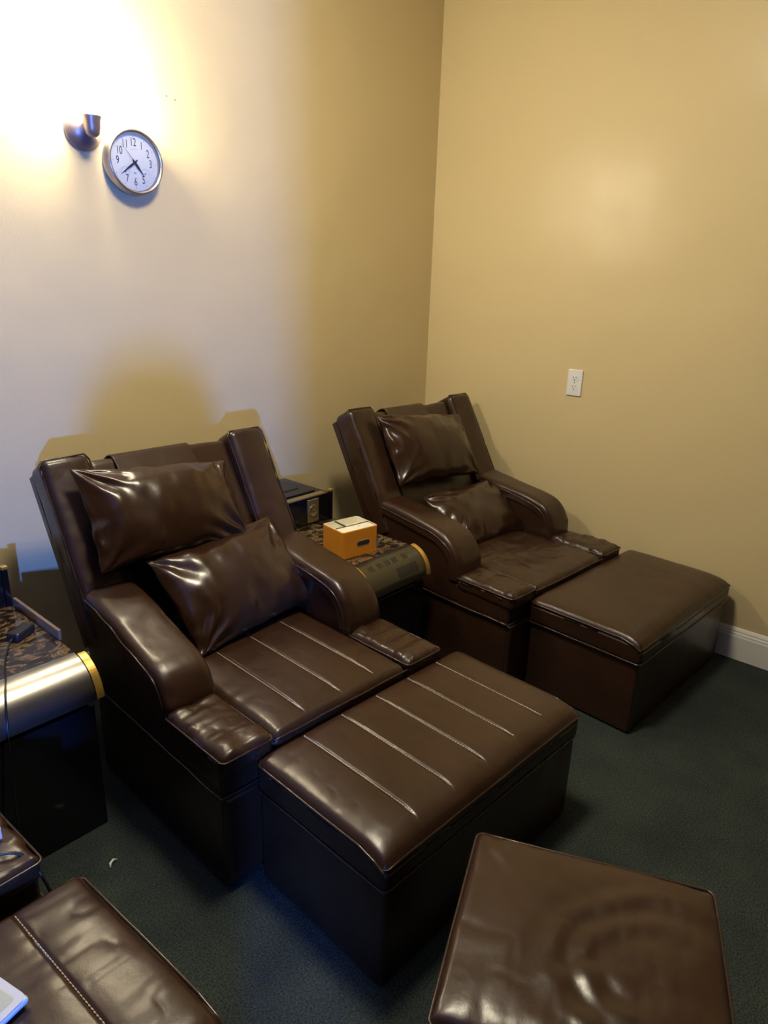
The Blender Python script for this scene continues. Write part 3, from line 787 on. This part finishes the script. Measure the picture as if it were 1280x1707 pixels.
MB().lathe([(0.0, 0.004), (0.003, 0.003), (0.0045, 0.0)], 14, 'y', (0.034, -0.020, -0.022)).build('screw', M_NICKEL, sc, smooth=True)

# glowing dome added above the recliners, out of view, as fill for the walls
cl = thing('ceiling_fill', 'added round fill light on the ceiling above the recliners, out of view', 'lamp', (-1.80, -1.20, HC))
MB().lathe([(0.0, -0.001), (0.20, -0.001), (0.20, -0.025), (0.185, -0.03), (0.0, -0.03)], 48, 'z').build('fill_base', M_TRIM, cl, smooth=False)
MB().lathe([(0.18, -0.03), (0.17, -0.055), (0.13, -0.078), (0.07, -0.09), (0.0, -0.093)], 48, 'z').build('fill_dome', M_FILLGLOW, cl, smooth=True)

# unseen blocker added to cast the rounded shadow on the clock wall
sd = thing('shadow_blocker', 'added round-topped shadow blocker near the doorway, out of view', 'chair', (-3.238, -2.60, 0), R(0))
P_, F_ = rbox((0.25, 0.36, 0.45), 0.03, 0.04)
mesh_obj('seat', P_, F_, M_LEATHER, sd, loc=(0, 0.19, 0.226))  # lower block of the added shadow caster
bk = [(-0.115, 0.40)] + [(-0.115 + 0.0 * k, 0.40 + 0.1 * k) for k in range(1, 5)] + [(0.115 * math.cos(PI - PI * k / 16), 0.90 + 0.14 * math.sin(PI * k / 16)) for k in range(17)] + [(0.115, 0.40)]
nb = len(bk)
MB().add([(x, -0.02, z) for x, z in bk] + [(x, 0.02, z) for x, z in bk], [(i, (i + 1) % nb, nb + (i + 1) % nb, nb + i) for i in range(nb)] + [tuple(range(nb)), tuple(range(2 * nb - 1, nb - 1, -1))]).build('rounded_blocker', M_LEATHER, sd, bevel=0.008)

# ------------------------------------------------------------------ wall outlet
ot = thing('wall_outlet', 'white double power outlet plate on the tan right wall', 'outlet', (0, -0.840, 1.0395), -PI / 2)
P_, F_ = rbox((0.070, 0.008, 0.1145), 0.0025, 0.03)
mesh_obj('cover_plate', P_, F_, M_WHITE, ot, loc=(0, -0.0035, 0))
for s in (1, -1):
    zc = s * 0.0195
    pts = []
    for k in range(28):
        a = 2 * PI * k / 28; pts.append((0.0165 * math.cos(a), max(-0.0125, min(0.0125, 0.0175 * math.sin(a)))))
    v = [(x, -0.0075, zc + z) for x, z in pts] + [(x * 0.97, -0.0092, zc + z * 0.97) for x, z in pts]
    f = [(i, (i + 1) % 28, 28 + (i + 1) % 28, 28 + i) for i in range(28)] + [tuple(range(28, 56))]
    rc = MB().add(v, f).build('socket_face', M_WHITE, ot)
    MB().box(-0.0075, -0.0052, -0.0094, -0.009, zc - 0.0005, zc + 0.0085).box(0.0052, 0.0075, -0.0094, -0.009, zc + 0.0005, zc + 0.0085).lathe([(0.0, 0.0095), (0.0028, 0.0095), (0.0028, 0.009)], 14, 'y', (0, 0, zc - 0.0072)).build('socket_slots', M_HOLE, rc)
MB().lathe([(0.0, 0.0095), (0.002, 0.009), (0.003, 0.0075)], 14, 'y').build('screw', M_NICKEL, ot, smooth=True)

# ------------------------------------------------------------------ small things
for i, (x, z, lb) in enumerate(((-1.460, 2.006, 'tiny dark nail hole in the wall above the clock, the left one'), (-1.428, 2.000, 'tiny dark nail hole in the wall above the clock, the right one'))):
    o = MB().lathe([(0.0, 0.0012), (0.0022, 0.0010), (0.0030, 0.0)], 12, 'y').build('nail_hole', mat('purple_grey_mark', (0.10, 0.07, 0.10), 0.6), loc=(x, 0, z))
    tag(o, lb, 'nail hole')

# black charger with its cable on the left cabinet
pg = thing('power_adapter', 'small black power adapter lying on the left marble top, trailing its cable', 'charger', (-2.292, -0.415, 0.5), R(-60))
P_, F_ = rbox((0.040, 0.075, 0.026), 0.009, 0.01)
mesh_obj('housing', P_, F_, M_BLACKPL, pg, loc=(0, 0, 0.0132))
cab = [(0.0, -0.034, 0.012), (0.004, -0.052, 0.007)]
mi = pg.matrix_basis
wp = [mi @ Vector(q) for q in cab]
wp += [Vector((-2.362, -0.490, 0.503)), Vector((-2.390, -0.550, 0.503)), Vector((-2.412, -0.610, 0.503)), Vector((-2.430, -0.652, 0.493)), Vector((-2.447, -0.688, 0.456)), Vector((-2.458, -0.706, 0.39)), Vector((-2.47, -0.720, 0.25)), Vector((-2.485, -0.76, 0.06)), Vector((-2.50, -0.85, 0.006)), Vector((-2.52, -0.98, 0.006)), Vector((-2.47, -1.06, 0.006)), Vector((-2.44, -1.12, 0.006))]
sp = []
for i in range(len(wp) - 1):
    p0, p1, p2, p3 = wp[max(i - 1, 0)], wp[i], wp[i + 1], wp[min(i + 2, len(wp) - 1)]
    for k in range(6):
        t_ = k / 6; sp.append(0.5 * ((2 * p1) + (p2 - p0) * t_ + (2 * p0 - 5 * p1 + 4 * p2 - p3) * t_ ** 2 + (3 * p1 - p0 - 3 * p2 + p3) * t_ ** 3))
MB().tube([mi.inverted() @ q for q in sp], 0.0022, 7).build('cable', M_BLACKPL, pg, smooth=True)

# black power cord looping over the front corner of the cut-off recliner
pts = [(-2.70, -1.02, 0.420), (-2.655, -1.055, 0.422), (-2.615, -1.075, 0.420), (-2.590, -1.085, 0.412), (-2.572, -1.10, 0.385), (-2.560, -1.13, 0.33), (-2.555, -1.15, 0.25), (-2.55, -1.155, 0.10), (-2.55, -1.15, 0.008)]
o = MB().tube(smoothed := [Vector(p) for p in pts], 0.0035, 8).build('power_cord', M_BLACKPL, smooth=True)
sbs = o.modifiers.new('sub', 'SUBSURF'); sbs.levels = 1; sbs.render_levels = 2
tag(o, 'black cord drooping over the front corner of the cut-off recliner', 'cord')

# white box corner on the cut-off recliner's arm
o = MB().box(-0.04, 0.04, -0.03, 0.03, 0, 0.030).build('white_box', M_WHITE, bevel=0.002, loc=(-2.640, -1.005, 0.4135), rot=(0, 0, R(4)))
tag(o, 'small white box on the arm pad at the left edge of the photo', 'box')

# tablet on the lower left footstool
tbx = thing('tablet', 'white tablet computer with pale blue edge lying on the lower left footstool', 'tablet', (-2.777, -1.305, 0.384), R(14))
P_, F_ = rbox((0.125, 0.17, 0.013), 0.006, 0.02)
bodyo = mesh_obj('body', P_, F_, M_BLUEEDGE, tbx, loc=(0, 0, 0.0070))
MB().add([(x, y, 0.0143) for x, y in rr_loop(0.0605, 0.083, 0.012)], [tuple(range(28))]).build('bezel', M_WHITEMETAL, tbx)
MB().add([(x, y, 0.0148) for x, y in rr_loop(0.047, 0.070, 0.002)], [tuple(range(28))]).build('screen', M_SCREEN, tbx)

# litter on the carpet
o = MB().tube([(0, 0, 0.003), (0.006, 0.010, 0.006), (0.016, 0.014, 0.008), (0.026, 0.012, 0.005)], [0.0015, 0.004, 0.0035, 0.001], 6).build('paper_scrap', M_PAPER, smooth=True, loc=(-2.315, -0.845, 0))
tag(o, 'curled white paper scrap on the carpet beside the middle recliner', 'scrap')
o = MB().lathe([(0.0, 0.004), (0.003, 0.003), (0.004, 0.0)], 8, 'z').build('lint_speck', M_PAPER, loc=(-1.205, -1.40, 0))
tag(o, 'tiny white lint speck on the carpet between the two long footstools', 'scrap')
